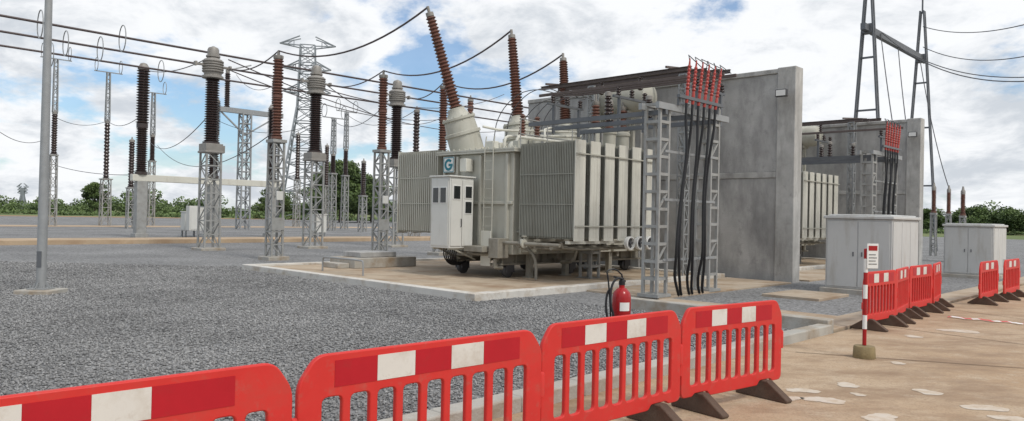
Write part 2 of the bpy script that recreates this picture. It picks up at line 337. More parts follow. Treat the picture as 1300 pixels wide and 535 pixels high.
# crushed stone lying on the yard
N=430000
X=rng.uniform(-19,7,N); Y=rng.uniform(3.2,26,N)
U=cu*(X-CX)+su*(Y-CY); V=-su*(X-CX)+cu*(Y-CY)
keep=(V>-7.0)&~((U>-.05)&(U<11.7)&(V>-.05)&(V<11.4))&~((U>1.7)&(V<0))&(np.abs(X)<Y*.76+1.6)
keep&=rng.uniform(0,1,N)<np.clip(1.3-.042*Y,.25,1)
X,Y=X[keep],Y[keep]; n=len(X)
base=np.array([(1,0,0),(-1,0,0),(0,1,0),(0,-1,0),(0,0,1),(0,0,-1)],float)
co=np.repeat(base[None],n,0)*rng.uniform(.65,1.25,(n,6,1))+rng.normal(0,.16,(n,6,3))
sz=rng.uniform(.012,.029,(n,1,1))*np.clip(.8+.025*Y,.85,1.5)[:,None,None]
co*=sz*np.stack([rng.uniform(.8,1.35,n),rng.uniform(.7,1.1,n),rng.uniform(.45,.75,n)],1)[:,None,:]
a=rng.uniform(0,6.283,n); ca,sa=np.cos(a)[:,None],np.sin(a)[:,None]
x=co[:,:,0]*ca-co[:,:,1]*sa; y=co[:,:,0]*sa+co[:,:,1]*ca
co=np.stack([x+X[:,None],y+Y[:,None],co[:,:,2]+rng.uniform(0,.015,n)[:,None]],2)
tri=np.array([(0,2,4),(2,1,4),(1,3,4),(3,0,4),(2,0,5),(1,2,5),(3,1,5),(0,3,5)])
fa=(np.arange(n)*6)[:,None,None]+tri[None]
patch=.06*np.sin(X*1.1+.7*np.sin(Y*.9))+.05*np.sin(Y*1.7+X*.6)+.04*np.sin(X*3.1-Y*2.3)
sh=np.repeat(np.clip(rng.beta(2.8,3.2,n)+patch,0,1),6)
o=bpy.data.objects.new('gravel',npmesh('gravel',co.reshape(-1,3),fa.reshape(-1,3),M['stone'],sh)); COL.objects.link(o); tag(o,'loose grey crushed stone covering the yard','gravel',kind='stuff')
# ---------------------------------------------------------------- transformer
def make_transformer():
    T=thing('power_transformer','large beige power transformer nearer the camera, with three tall brown bushings on top','transformer',W(4.2,4.3,.1),AN)
    Tx=7.0
    m=MB().box(0,Tx,-1.4,1.8,.72,3.75)
    for i in range(8):
        x=.25+i*.92; m.box(x,x+.12,-1.52,-1.4,.75,3.7); m.box(x,x+.12,1.8,1.92,.75,3.7)
    for y in (-1.2,-.05,1.0,1.62): m.box(-.11,0,y-.05,y+.05,.75,3.7)
    m.box(-.09,0,-1.4,1.8,2.2,2.3)
    m.build('tank',M['beige'],T,.015)
    m=MB().box(-.16,Tx+.16,-1.56,1.96,3.753,3.81).box(-.16,Tx+.16,-1.56,1.96,3.815,3.88)
    for i in range(26):
        m.box(-.1+i*.28,-.05+i*.28,-1.53,-1.48,3.88,3.93)
    for i in range(13): m.box(-.13,-.08,-1.45+i*.26,-1.4+i*.26,3.88,3.93)
    m.build('tank_cover',M['beige'],T,.01)
    for y in (-.85,1.15):
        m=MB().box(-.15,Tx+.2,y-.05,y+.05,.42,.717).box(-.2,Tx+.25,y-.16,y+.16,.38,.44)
        for i in range(12): m.box(.0+i*.6,.03+i*.6,y-.16,y+.16,.44,.71)
        m.build('base_beam',M['under'],T,.006)
        for x in (.35,3.3,6.4):
            m=MB().lathe([(.06,-.10),(.17,-.10),(.21,-.07),(.21,-.04),(.17,-.03),(.17,.08),(.06,.08)],(x,y,.20),(0,1,0),18); m.box(x-.16,x+.16,y-.17,y-.12,.17,.38).box(x-.16,x+.16,y+.10,y+.15,.17,.38)
            m.build('wheel',M['dsteel'],T)
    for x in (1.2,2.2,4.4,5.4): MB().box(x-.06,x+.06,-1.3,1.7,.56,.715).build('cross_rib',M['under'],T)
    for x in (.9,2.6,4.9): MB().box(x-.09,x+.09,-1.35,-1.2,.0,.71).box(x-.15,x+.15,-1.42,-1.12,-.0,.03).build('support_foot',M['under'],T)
    for x in (.5,6.4):
        for y,s in ((-1.4,-1),(1.8,1)): MB().box(x-.2,x+.2,min(y,y+s*.35),max(y,y+s*.35),.8,1.1).build('jacking_bracket',M['beige'],T,.01)
    for y0,y1 in ((-1.2,-.9),(1.4,1.7)): MB().box(-.3,0,y0,y1,.8,1.1).build('jacking_bracket',M['beige'],T,.01)
    for pts,r in (([(-.05,-1.0,1.1),(-.25,-1.0,1.1),(-.32,-1.1,1.08),(-.32,-3.5,1.08)],.055),([(0,-1.62,1.02),(3.9,-1.62,1.02)],.09),([(0,-2.9,.98),(3.9,-2.9,.98)],.06),([(-.15,.9,.8),(-.35,.5,.7),(-.35,-.8,.7),(-.1,-1.2,.8)],.045),([(.3,-1.5,.95),(.3,-1.9,.85),(.4,-2.0,.5),(.4,-2.0,.02)],.045),([(.1,-2.2,1.15),(.1,-2.2,.9),(3.6,-2.2,.86)],.04),([(.1,-3.2,1.15),(.2,-3.2,.95),(3.7,-3.2,.95)],.035),([(2.0,-2.2,.86),(2.0,-2.1,.5),(2.0,-1.6,.45)],.05)):
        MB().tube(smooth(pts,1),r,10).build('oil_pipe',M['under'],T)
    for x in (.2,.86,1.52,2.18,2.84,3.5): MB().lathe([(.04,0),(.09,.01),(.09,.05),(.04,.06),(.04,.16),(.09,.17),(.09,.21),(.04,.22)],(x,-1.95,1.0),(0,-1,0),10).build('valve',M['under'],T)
    for y in (-2.2,): MB().lathe([(.05,0),(.13,.01),(.13,.06),(.05,.07)],(-.32,y,1.08),(0,1,0),12).bar((-.32,y+.03,1.08),(-.32,y+.03,1.28),.03).lathe([(.01,0),(.08,.005),(.08,.025),(.01,.03)],(-.32,y+.03,1.28),seg=12).build('valve',M['beige'],T)
    MB().box(-.75,-.1,-.9,-.1,.78,.95).box(-.55,-.1,-1.35,-.95,.62,1.2).tube([(-.4,-1.1,.6),(-.4,-1.1,.35),(-.1,-1.1,.32)],.06).box(-.3,0,.0,1.2,.6,.72).build('valve_chest',M['under'],T,.015)
    RW=.405
    def radiator(x0,y0,s):
        m=MB(); nP,st,th=(34,.0605,.030) if s<0 else (20,.103,.05); h=RW/2-.01
        for k in range(nP):
            y=y0+s*k*st
            for f in range(2): m.box(x0+f*(h+.02),x0+f*(h+.02)+h,min(y,y+s*th),max(y,y+s*th),1.3,3.92)
            m.box(x0+.006,x0+RW-.006,min(y+s*.3*th,y+s*.7*th),max(y+s*.3*th,y+s*.7*th),1.25,3.97)
        for z in (1.40,3.82): m.tube([(x0+RW/2,y0-s*.25,z),(x0+RW/2,y0+s*(nP*st-.05),z)],.05,10)
        for z in (2.2,3.05): m.box(x0-.012,x0+.0,min(y0,y0+s*(nP*st-.05)),max(y0,y0+s*(nP*st-.05)),z,z+.025)
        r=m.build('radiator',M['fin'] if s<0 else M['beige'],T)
        y=y0+s*(nP*st)
        q=MB().box(x0-.02,x0+RW+.02,min(y,y+s*.03),max(y,y+s*.03),1.2,4.0)
        for f in range(3): q.box(x0+.02+f*.128,x0+.115+f*.128,min(y+s*.03,y+s*.034),max(y+s*.03,y+s*.034),1.3,3.9)
        q.build('end_plate',M['beige_light'],r,.004)
    for i in range(6): radiator(.0+i*.67,-1.66,-1); radiator(.0+i*.67,2.06,1)
    for z in (1.6,3.6): MB().box(-.02,3.8,-3.80,-3.77,z,z+.035).build('radiator_brace',M['beige'],T)
    for y in (-3.55,-1.85): MB().box(-.1,4.0,y-.05,y+.05,1.12,1.2).build('radiator_brace',M['beige_light'],T)
    for x in (2.25,2.75,3.25):
        f=MB().lathe([(.02,0),(.19,0),(.2,.05),(.2,.12),(.17,.13),(.165,.04)],(x,-3.92,1.14),(0,-1,0),18).build('cooling_fan',M['white'],T)
        q=MB()
        for k in range(6):
            t=k*math.pi/3; q.bar((x,-3.99,1.14),(x+.14*math.cos(t),-3.995,1.14+.14*math.sin(t)),.012,.07)
        q.lathe([(.045,0),(.045,.05),(.02,.06)],(x,-3.98,1.14),(0,-1,0),10); q.build('blade_rotor',M['dsteel'],f)
    for bx,ax in ((.6,(-1.3,.6,4.5)),(3.1,(0,.6,4.5)),(5.6,(.35,.6,4.15))):
        o=Vector((bx,1.25,3.86)); d=Vector(ax); Lg=d.length; d.normalize()
        b=MB().lathe(ins(1.52,Lg-.2,.15,.225,27,.72),o,d,14).build('bushing',M['porcred'],T)
        q=MB().lathe([(.62,-.15),(.62,.06),(.55,.08),(.55,.62),(.6,.63),(.6,.72),(.53,.74),(.50,1.12),(.55,1.13),(.55,1.2),(.4,1.22),(.28,1.42),(.28,1.5),(.17,1.53)],o,d,20)
        for k in range(12):
            t=k*math.pi/6; a_=d.cross(Vector((1,0,0))).normalized(); b_=d.cross(a_); c_=o+d*1.165+(a_*math.cos(t)+b_*math.sin(t))*.50; q.lathe([(.03,-.07),(.03,.08)],c_,d,6)
        q.build('turret',M['beige'],b)
        MB().lathe([(.10,Lg-.22),(.13,Lg-.2),(.13,Lg-.08),(.05,Lg-.06),(.05,Lg+.12),(.02,Lg+.13)],o,d,12).build('terminal_cap',M['head'],b)
    for i,x in enumerate((1.6,2.3)):
        b=MB().lathe(ins(.5,1.25,.07,.12,8,.85),(x,-.2,3.88),(0,0,1),12).build('neutral_bushing',M['porcred'],T)
        MB().lathe([(.22,0),(.22,.06),(.16,.08),(.14,.48)],(x,-.2,3.88),(0,0,1),14).build('turret',M['beige'],b)
    for x in (4.5,5.3,6.1):
        b=MB().lathe(ins(1.1,1.85,.11,.17,7,.85),(x,-.9,3.88),(0,0,1),14).build('low_voltage_bushing',M['porcred'],T)
        MB().lathe([(.3,0),(.3,.08),(.23,.1),(.23,.9),(.27,.92),(.27,1.0),(.16,1.08)],(x,-.9,3.88),(0,0,1),16).build('turret',M['beige'],b)
        MB().lathe([(.1,1.83),(.12,1.87),(.12,1.97),(.04,1.99),(.04,2.2)],(x,-.9,3.88),(0,0,1),10).build('terminal_cap',M['head'],b)
    c=MB().lathe([(.02,-1.75),(.3,-1.72),(.46,-1.62),(.52,-1.45),(.52,.4),(.46,.57),(.3,.67),(.02,.7)],(6.55,-.1,6.2),(0,1,0),24).build('conservator',M['beige'],T)
    for y in (-1.0,.35): MB().bar((6.55,y,3.88),(6.55,y,5.72),.14).bar((5.9,y,3.88),(6.5,y,5.65),.08).box(6.2,6.9,y-.08,y+.08,5.60,5.73).build('conservator_stand',M['beige'],T)
    for pts,r in (([(5.4,.4,3.9),(5.4,.4,4.8),(5.5,.4,4.95),(6.5,.4,5.3),(6.5,.4,5.7)],.06),([(1.2,.2,3.95),(1.2,.2,4.35),(1.4,.2,4.45),(5.0,.2,4.75),(5.4,.4,4.8)],.05),([(.6,.6,4.7),(1.2,.3,4.6),(3.1,.5,4.8),(5.4,.4,4.95)],.04),([(.3,-1.2,3.9),(.3,-1.2,4.2),(.5,-1.2,4.25),(3.6,-1.2,4.25),(3.7,-1.2,4.2),(3.7,-1.2,3.9)],.05),([(1.9,-.9,3.9),(1.9,-.9,4.5),(2.1,-.7,4.7),(3.4,-.5,4.9),(4.2,0,4.9)],.035)):
        MB().tube(smooth(pts,1),r,8).build('top_pipe',M['beige_light'],T)
    m=MB()
    for x in (.2,1.4,2.6,3.8):
        m.tube([(x,-1.45,3.88),(x,-1.45,4.75)],.016,6)
    for z in (4.3,4.75): m.tube([(.2,-1.45,z),(3.8,-1.45,z)],.016,6)
    m.build('handrail',M['galvpale'],T)
    for bx in ((1.3,1.7,.5,.9,3.88,4.25),(2.1,2.5,-1.0,-.6,3.88,4.15),(.1,.35,-.4,-.05,3.88,4.15),(-.35,-.06,.3,.6,3.2,3.6)): MB().box(*bx).build('junction_box',M['beige_light'],T,.02)
    for pr,lc in (([(.2,0),(.22,.1),(.2,.25),(.05,.32)],(2.4,.7,3.88)),([(.17,0),(.17,.2),(.1,.3)],(.9,-.5,3.88)),([(.28,0),(.28,.35),(.2,.5),(.05,.55)],(3.6,-.1,3.88))): MB().lathe(pr,lc,seg=16).build('relief_valve',M['beige_light'],T)
    for x,y in ((.3,-1.2),(.3,1.6),(4.3,-1.2),(4.3,1.6)): MB().box(x-.05,x+.05,y-.12,y+.12,3.88,4.12).build('lifting_lug',M['beige'],T,.01)
    # control cabinet
    c=MB().box(-1.25,-.3,.0,.86,.86,2.98).box(-1.3,-.25,-.05,.91,2.983,3.03).build('control_cabinet',M['cab'],T,.012)
    MB().box(-1.273,-1.252,.05,.81,.93,2.92).build('door',M['cab'],c,.006)
    for z0,z1,y0,y1 in ((2.22,2.66,.14,.38),(2.22,2.66,.48,.72)): 
        MB().box(-1.287,-1.275,y0-.03,y1+.03,z0-.03,z1+.03).build('window_frame',M['white'],c,.004); MB().box(-1.297,-1.289,y0,y1,z0,z1).build('window',M['glass'],c,.003)
    MB().box(-1.21,-.79,-.026,-.003,.93,2.92).box(-.76,-.34,-.026,-.003,.93,2.92).build('side_door',M['cab'],c,.006)
    for x0,x1,z0,z1 in ((-1.13,-.88,2.34,2.72),(-.66,-.41,1.92,2.26),(-.66,-.41,2.38,2.72)):
        MB().box(x0-.03,x1+.03,-.04,-.028,z0-.03,z1+.03).build('window_frame',M['white'],c,.004); MB().box(x0,x1,-.05,-.042,z0,z1).build('window',M['glass'],c,.003)
    MB().tube([(-.82,-.03,1.5),(-.82,-.06,1.52),(-.82,-.06,1.72),(-.82,-.03,1.74)],.012).build('handle',M['dsteel'],c)
    for k in range(7):
        MB().tube(smooth([(-1.0+.09*k,.5,.88),(-1.0+.08*k,.52,.6),(-.7+.05*k,.6,.35),(-.3+.03*k,.7,.3),(.1,.72,.42)]),.022,6).build('control_cable',M['black'],T)
    for y in (.08,.78): MB().bar((-1.2,y,.84),(0,y,.84),.05).bar((-1.0,y,.84),(-.1,y,.5),.04).build('cabinet_bracket',M['beige'],T)
    m=MB()
    for y in (-.72,-.36): m.tube([(-.2,y,.5),(-.2,y,3.9),(-.15,y,4.25)],.017,8)
    for k in range(12): m.tube([(-.2,-.72,.7+.28*k),(-.2,-.36,.7+.28*k)],.011,6)
    l=m.build('ladder',M['beige'],T)
    MB().box(-.26,-.235,-.74,-.32,.35,1.4).build('guard_plate',M['beige_light'],l,.005)
    e=MB().box(-.15,-.125,1.1,1.6,3.2,3.7).build('emblem_plate',M['white'],T,.004)
    arc=[]
    for k in range(25):
        t=rad(42+k*318/24*.96); arc.append((.19*math.cos(t),.19*math.sin(t)))
    inn=[(x*.56,y*.56) for x,y in arc]
    fn=lambda a,b,z:(z,1.35-a,3.45+b)
    m=MB()
    for k in range(24): m.prism([arc[k],arc[k+1],inn[k+1],inn[k]],-.156,-.151,fn)
    m.prism([(.0,-.045),(.19,-.045),(.19,.03),(.0,.03)],-.157,-.151,fn); m.build('emblem_letter',M['teal'],e)
    fr=MB()
    for a,b,c2,d2 in ((-.24,.24,-.24,-.215),(-.24,.24,.215,.24),(-.24,-.215,-.215,.215),(.215,.24,-.215,.215)): fr.prism([(a,c2),(b,c2),(b,d2),(a,d2)],-.155,-.151,fn)
    fr.build('emblem_border',M['teal'],e)
    return T
TR=make_transformer()
BO=15.0
dup(TR,W(4.2+BO,4.3,.1),'beige power transformer farther away, half hidden behind the nearer grey concrete wall')
# ---------------------------------------------------------------- cable frame with cables
def frame_():
    f=thing('cable_support_frame','galvanised lattice frame carrying black cables and long dark busbars, beside the nearer transformer','frame',W(4.24,-2.0,.05),AN)
    for x,y,z in ((0,0,4.75),(2.5,0,4.95),(2.5,4.0,4.6)):
        m=lattice(MB(),x,y,0,z,.4,.4,.07,.06,11,False); m.box(x-.3,x+.3,y-.3,y+.3,-.02,.06)
        for k in (2,5,8): m.bar((x-.2,y-.2,z*k/11),(x+.2,y-.2,z*(k+1)/11),.04)
        m.build('column',M['galvpale'],f)
    for y in (-.25,.25): MB().box(-.4,3.1,y-.05,y+.05,4.62,4.78).build('cross_beam',M['galv'],f)
    for x in (-.05,1.1,2.3): MB().box(x-.05,x+.05,-.3,4.3,4.5,4.617).build('long_beam',M['gsteel'],f)
    for z in (.9,2.4,3.6): MB().bar((0,-.23,z),(2.5,-.23,z),.04,.06).build('cable_rail',M['galv'],f)
    MB().box(.3,2.5,-.45,-.35,4.95,5.03).box(.4,.47,-.36,-.3,4.78,4.95).box(2.35,2.42,-.36,-.3,4.78,4.95).build('termination_rail',M['gsteel'],f)
    for y in (.35,3.0,5.6):
        MB().box(2.2,4.0,y-.04,y+.04,5.54,5.61).bar((2.5,y,4.62),(2.5,y,5.54),.08).bar((3.8,y,4.62),(3.8,y,5.54),.08).build('busbar_stand',M['gsteel'],f)
        for x in (2.45,3.15,3.85): MB().lathe(ins(5.61,5.86,.05,.085,3,1),(x,y,0)).build('post_insulator',M['porc'],f)
    for x in (2.45,3.15,3.85): MB().box(x-.03,x+.03,-.1,6.2,5.86+.12*(x-2.45),5.95+.12*(x-2.45)).build('busbar',M['bsteel'],f,.008)
    for i,(x,y) in enumerate(((-.05,1.5),(1.1,1.0),(1.1,2.3))):
        b=MB().lathe(ins(.0,.5,.06,.11,5,.9),(x,y,4.62)).build('post_insulator',M['porc'],f); MB().lathe([(.07,.49),(.09,.5),(.09,.6),(.03,.62)],(x,y,4.62),seg=10).build('cap',M['head'],b)
    return f
FR=frame_()
dup(FR,W(4.24+BO,-2.0,.05),'galvanised lattice frame with black cables and busbars beside the farther transformer')
NTH=['first','second','third','fourth','fifth','sixth']
def cable(i,off,where):
    c=thing('power_cable',f'{NTH[i]} thick black cable from the left, hanging on the lattice frame by the {where} transformer','cable',W(4.24+off,-2.0,.05),AN,f'black power cables by the {where} transformer')
    x=.68+.29*i; g_=i//2; s=(-1,1)[i%2]
    lean=.10+.035*i; top=Vector((x+lean,-.42,6.0)); a=Vector((x,-.4,4.85))
    xm=.56+.52*g_; w_=(.10+.02*g_)*s; bl=(-.30,-.16,-.08)[g_]*(1.15 if s<0 else .8); dy=-.12*(s<0)
    pts=[a,(x-.05,-.42,4.4),(xm+.16+w_*1.3,-.38+dy,3.7),(xm+.08+w_*1.1,-.36+dy,3.1),(xm+bl*.35+w_,-.38+dy,2.4),(xm+bl*.9+w_,-.42+dy,1.6),(xm+bl*1.1+w_,-.44+dy,1.0),(xm+bl*.6+w_*.9,-.40,.5),(xm+.06+w_*.7,-.32,.15),(xm+.16+w_*.6,-.3,.0)]
    MB().tube(smooth(pts),.036,8).build('sheath',M['black'],c)
    d=(top-a); Lg=d.length
    MB().lathe([(.035,0),(.044,.05),(.041,.3)]+ins(.34,Lg-.15,.032,.056,7,.8)+[(.015,Lg)],a,d,10).build('termination',M['termred'],c)
    MB().tube(smooth([top-d*.08,top+Vector((.03,.05,.08)),top+Vector((.25,.2,.16)),Vector((2.45+.7*(i%3)-.03,.05,5.97+.084*(i%3)))],1),.012,6).build('lead',M['wire'],c)
for i in range(6): cable(i,0,'nearer')
for i in range(6): cable(i,BO,'farther')
for i in range(5):
    x=5.4+i*.55; k=.15*math.sin(i*2.1); P=smooth([W(x,5.0,4.4),W(x+.05,4.9,5.2+k),W(x+.35,4.4,5.9+k),W(x+.8,3.9,6.1+k),W(x+1.3,3.6,6.0)])
    tag(MB().tube(P,.016,6).build('jumper_wire',M['wire']),'thin dark jumper wire arching over the top of the nearer transformer','wire','jumper wires over the transformer')
# ---------------------------------------------------------------- fire walls, beams, lamps
def wall(u,v0,label,Ln=11.8):
    f=thing('fire_wall',label,'wall',W(u,v0),AN); H=7.0
    for z0,z1 in ((-.1,3.40),(3.60,6.82)): MB().box(.07,.45,.62,Ln,z0,z1).build('panel',M['conc'],f,.012)
    MB().box(-.02,.54,0,.617,-.1,H).build('pillar',M['concend'],f,.025)
    MB().box(-.02,.54,5.9,6.5,-.1,H-.003).build('pillar',M['concend'],f,.025)
    MB().box(.035,.485,.62,5.897,3.403,3.597).box(.035,.485,6.503,Ln,3.403,3.597).build('tie_beam',M['concend'],f,.015)
    MB().box(.02,.50,.62,5.897,6.823,H-.02).box(.02,.50,6.503,Ln,6.823,H-.02).build('coping',M['concend'],f,.02)
    return f
wall(11.9,-2.2,'tall stained grey concrete fire wall beside the nearer transformer')
wall(26.9,-1.75,'farther grey concrete fire wall, behind the first wall and right of the second transformer')
def flood(u,v,z,label):
    f=thing('flood_light',label,'lamp',W(u,v,z),AN)
    MB().box(-.3,0,-.03,.03,-.02,.03).build('bracket',M['dsteel'],f)
    b=MB().box(-.42,-.28,-.19,.19,-.13,.11).build('housing',M['dsteel'],f,.02); MB().box(-.429,-.422,-.155,.155,-.10,.08).build('glass',M['white'],b)
flood(11.86,-1.9,6.1,'dark flood light bracketed near the top of the nearer fire wall')
flood(26.86,-1.5,6.2,'small flood light bracketed near the top of the farther fire wall')
def beams(off,label):
    f=thing('overhead_beam_frame',label,'frame',W(9.6+off,.3,0),AN); BL=5.9
    for x,z in ((-.6,6.66),(.35,6.74),(1.2,6.84),(1.9,6.94)):
        MB().box(x-.05,x+.05,-.4,BL,z,z+.018).box(x-.05,x+.05,-.4,BL,z+.11,z+.128).box(x-.01,x+.01,-.4,BL,z+.018,z+.11).build('beam',M['bsteel'],f)
    for y in (.4,5.5): MB().bar((-.8,y,6.82),(2.25,y,7.12),.06,.07).build('cross_member',M['bsteel'],f)
    for x,y in ((.35,.4),(.35,4.2)): lattice(MB(),x,y,.05,6.74,.26,.26,.05,.04,14).build('column',M['galv'],f)
    for y in (1.5,3.1): MB().lathe(ins(.0,.45,.05,.09,5,.9),(-.6,y,6.21)).build('hanging_insulator',M['porc'],f)
    return f
beams(0,'brown steel rail frame above the nearer transformer, beside the fire wall top')
beams(BO,'brown steel rail frame above the farther transformer')
# ---------------------------------------------------------------- barriers
def plate2d(outer,holes,thick,bev):
    c=bpy.data.curves.new('panel','CURVE'); c.dimensions='2D'; c.fill_mode='BOTH'; c.extrude=thick/2-bev; c.bevel_depth=bev; c.bevel_resolution=1
    for pl in [outer]+holes:
        s=c.splines.new('POLY'); s.points.add(len(pl)-1)
        for p,q in zip(s.points,pl): p.co=(q[0],q[1],0,1)
        s.use_cyclic_u=True
    o=bpy.data.objects.new('panel',c); COL.objects.link(o); bpy.context.view_layer.update()
    me=bpy.data.meshes.new_from_object(o.evaluated_get(bpy.context.evaluated_depsgraph_get())); bpy.data.objects.remove(o)
    me.transform(Matrix.Rotation(rad(90),4,'X')); return me
def roundpoly(pts,r,n=4):
    out=[]; k=len(pts)
    for i in range(k):
        p=Vector(pts[i]);a=Vector(pts[i-1]);b=Vector(pts[(i+1)%k]); rr=min(r,(a-p).length*.45,(b-p).length*.45)
        s=p+(a-p).normalized()*rr; e=p+(b-p).normalized()*rr
        for j in range(n+1):
            t=j/n; out.append(tuple(s*(1-t)**2+p*2*t*(1-t)+e*t*t))
    return out
BT=1.06
def barrier(label,loc,rz,grp,sh=0):
    b=thing('safety_barrier',label,'barrier',loc,rz,grp); HL=.96
    outer=roundpoly([(-HL,.18),(-HL,.90),(-HL+.11,BT),(HL-.11,BT),(HL,.90),(HL,.18),(.78,.18),(.74,.21),(.50,.21),(.46,.16),(-.46,.16),(-.50,.21),(-.74,.21),(-.78,.18)],.06)
    holes=[]
    for i in range(9):
        x=-.75+i*.1875; top=.81
        holes.append(roundpoly([(x-.075,.275),(x-.075,top),(x+.075,top),(x+.075,.275)],.05))
    me=plate2d(outer,holes,.042,.009); me.materials.clear(); me.materials.append(M['red'])
    p=bpy.data.objects.new('panel',me); COL.objects.link(p); p.parent=b
    for x0,x1,c in ((max(-.8,-.74+sh) if not sh else -.8,-.45+sh,'redfilm'),(-.45+sh,-.17+sh,'whitefilm'),(-.17+sh,.12+sh,'redfilm'),(.12+sh,.40+sh,'whitefilm'),(.40+sh,.74 if not sh else .62,'redfilm')):
        MB().box(x0,x1-.002,-.024,.024,.86,1.025).build('white_stripe' if c[0]=='w' else 'red_stripe',M[c],p)
    MB().lathe([(.028,0),(.028,.18),(.020,.2)],(.985,0,.52),(0,0,1),10).box(.95,.99,-.018,.018,.54,.68).build('hinge',M['red'],p,.004)
    MB().lathe([(.028,0),(.028,.12)],(-.985,0,.40),(0,0,1),10).box(-.99,-.95,-.018,.018,.41,.51).build('hinge',M['red'],p,.004)
    for x in (-.62,.62):
        fo=MB().prism([(-.32,.0),(.32,.0),(.33,.03),(.08,.20),(-.08,.20),(-.33,.03)],x-.06,x+.06,lambda a,c,z:(z,a,c)); fo.build('foot',M['foot'],b,.012)
    return b
def ang(p,q): return math.atan2(q.y-p.y,q.x-p.x)
def ends(a,b): return GP(a[0],a[1],BT),GP(b[0],b[1],BT)
NG='red and white barriers along the kerb'
def setb(o,p,q,k=1.0):
    c=(p+q)/2; o.location=(c.x,c.y,.006); o.scale.x=(q-p).length/1.93
p,q=ends((378,457),(686,419)); b1=barrier('red and white plastic barrier, second from the left, in front of the gravel',(*((p+q)/2).xy,.006),ang(p,q),NG)
p2,q2=ends((0,507),(330,465)); dd=(q2-p2).normalized(); e=GP(373,460,BT)-dd*.98
b0=barrier('nearest red and white barrier, cut off by the left edge',(e.x,e.y,.006),ang(p2,q2),NG,-.22)
p3,q3=ends((687,415),(863,394.5)); b2=dup(b1,(0,0,0),'red and white barrier in front of the fire extinguisher',ang(p3,q3)); setb(b2,p3,q3)
p4,q4=ends((865,393.5),(991,382)); b3=dup(b1,(0,0,0),'red and white barrier at the end of the near row, before the kerb end',ang(p4,q4)); setb(b3,p4,q4)
st=Vector((6.45,13.5,0)); dr=Vector((math.cos(rad(49)),math.sin(rad(49)),0))
for k,lb in enumerate(('red barrier just right of the red and white warning post','second red barrier beyond the warning post','third red barrier beyond the warning post','red barrier farthest of the four before the nearer grey kiosk')):
    c=st+dr*(.78+1.56*k); o=dup(b1,(c.x,c.y,.006),lb,rad(49+(-6,5,-4,6)[k])); o.scale.x=.8
for (px,py),lb in zip(((1255,385),(1284,379)),('small far red barrier in front of the farther grey kiosk','farthest red barrier at the right edge')):
    c=GP(px,py); dup(b1,(c.x,c.y,.006),lb,rad(46))
setb(b1,p,q)
# ---------------------------------------------------------------- extinguisher, warning post, tape
c=GP(788,437); f=thing('fire_extinguisher','red wheeled fire extinguisher with black hose standing behind the barriers','extinguisher',(c.x,c.y,.03),rad(20))
y_=MB().lathe([(.03,.1),(.11,.1),(.145,.16),(.145,.70),(.13,.77),(.08,.83),(.045,.85),(.045,.89)],(0,0,0),seg=22).build('cylinder',M['redpaint'],f)
vs=[]
for k in range(9):
    t=rad(232+k*8); vs+=[(.148*math.cos(t),.148*math.sin(t),.50),(.148*math.cos(t),.148*math.sin(t),.63)]
MB().add(vs,[(2*k,2*k+2,2*k+3,2*k+1) for k in range(8)]).build('label',M['white'],y_)
MB().lathe([(.05,.89),(.05,.95),(.03,.97),(.03,1.0)],seg=12).bar((0,0,.98),(-.16,-.04,1.02),.03).bar((0,0,.95),(.06,0,.95),.03).build('valve',M['black'],f)
MB().tube(smooth([(-.1,.14,.1),(-.11,.17,.6),(-.14,.2,1.0),(-.16,.22,1.1),(.0,.22,1.13),(.14,.2,1.0),(.11,.17,.6),(.1,.14,.1)],1),.014,8).build('handle_frame',M['black'],f)
MB().tube(smooth([(.05,0,.95),(-.1,-.05,1.02),(-.24,-.1,.9),(-.27,-.14,.6),(-.2,-.16,.4),(-.28,-.12,.3),(-.32,-.08,.55),(-.28,-.05,.8),(-.22,-.1,.85)]),.018,8).build('hose',M['black'],f)
for s in (-1,1):
    wl=MB().lathe([(.05,-.03),(.11,-.03),(.13,-.015),(.13,.015),(.11,.03),(.05,.03)],(s*.19,.12,.10),(1,0,0),18).build('wheel',M['black'],f); MB().lathe([(.02,-.035),(.06,-.034),(.06,.034),(.02,.035)],(s*.19,.12,.10),(1,0,0),12).build('hub',M['redpaint'],wl)
c=GP(1097,455); f=thing('warning_post','red and white warning post in a round concrete foot on the road','post',(c.x,c.y,.006),rad(10))
MB().lathe([(.15,0),(.155,.01),(.145,.16),(.135,.175),(.03,.18)],seg=20).build('base',M['bucket'],f)
pl=MB().lathe([(.028,.185),(.028,1.58),(.01,1.59)],seg=12).build('pole',M['redpaint'],f)
for z in (.42,.86,1.24): MB().lathe([(.0305,0),(.0305,.2)],(0,0,z),seg=12).build('white_band',M['white'],pl)
s_=MB().box(-.01,.17,-.045,-.032,1.3,1.66).build('sign_board',M['white'],f,.004)
MB().box(.01,.15,-.049,-.046,1.56,1.63).build('sign_heading',M['redpaint'],s_)
for k in range(4): MB().box(.015,.145-.02*(k%2),-.049,-.046,1.36+.045*k,1.37+.045*k).build('text_line',M['dsteel'],s_)
a=GP(1203,404); b=GP(1300,413); m=MB(); n=20; tp=[]
dirv=(b-a); nrm=Vector((-dirv.y,dirv.x,0)).normalized()*.05
for k in range(n+1):
    c=dirv*(k/n)+nrm*math.sin(k*.9)*1.2; z=.012+.012*abs(math.sin(k*1.3)); tp+=[(c.x-nrm.x,c.y-nrm.y,z),(c.x+nrm.x,c.y+nrm.y,z+.01)]
m.add(tp,[(2*k,2*k+2,2*k+3,2*k+1) for k in range(n)]); o=m.build('barrier_tape',M['tape']); o.location=(a.x,a.y,.008); tag(o,'red and white striped tape lying on the road by the right edge','tape')
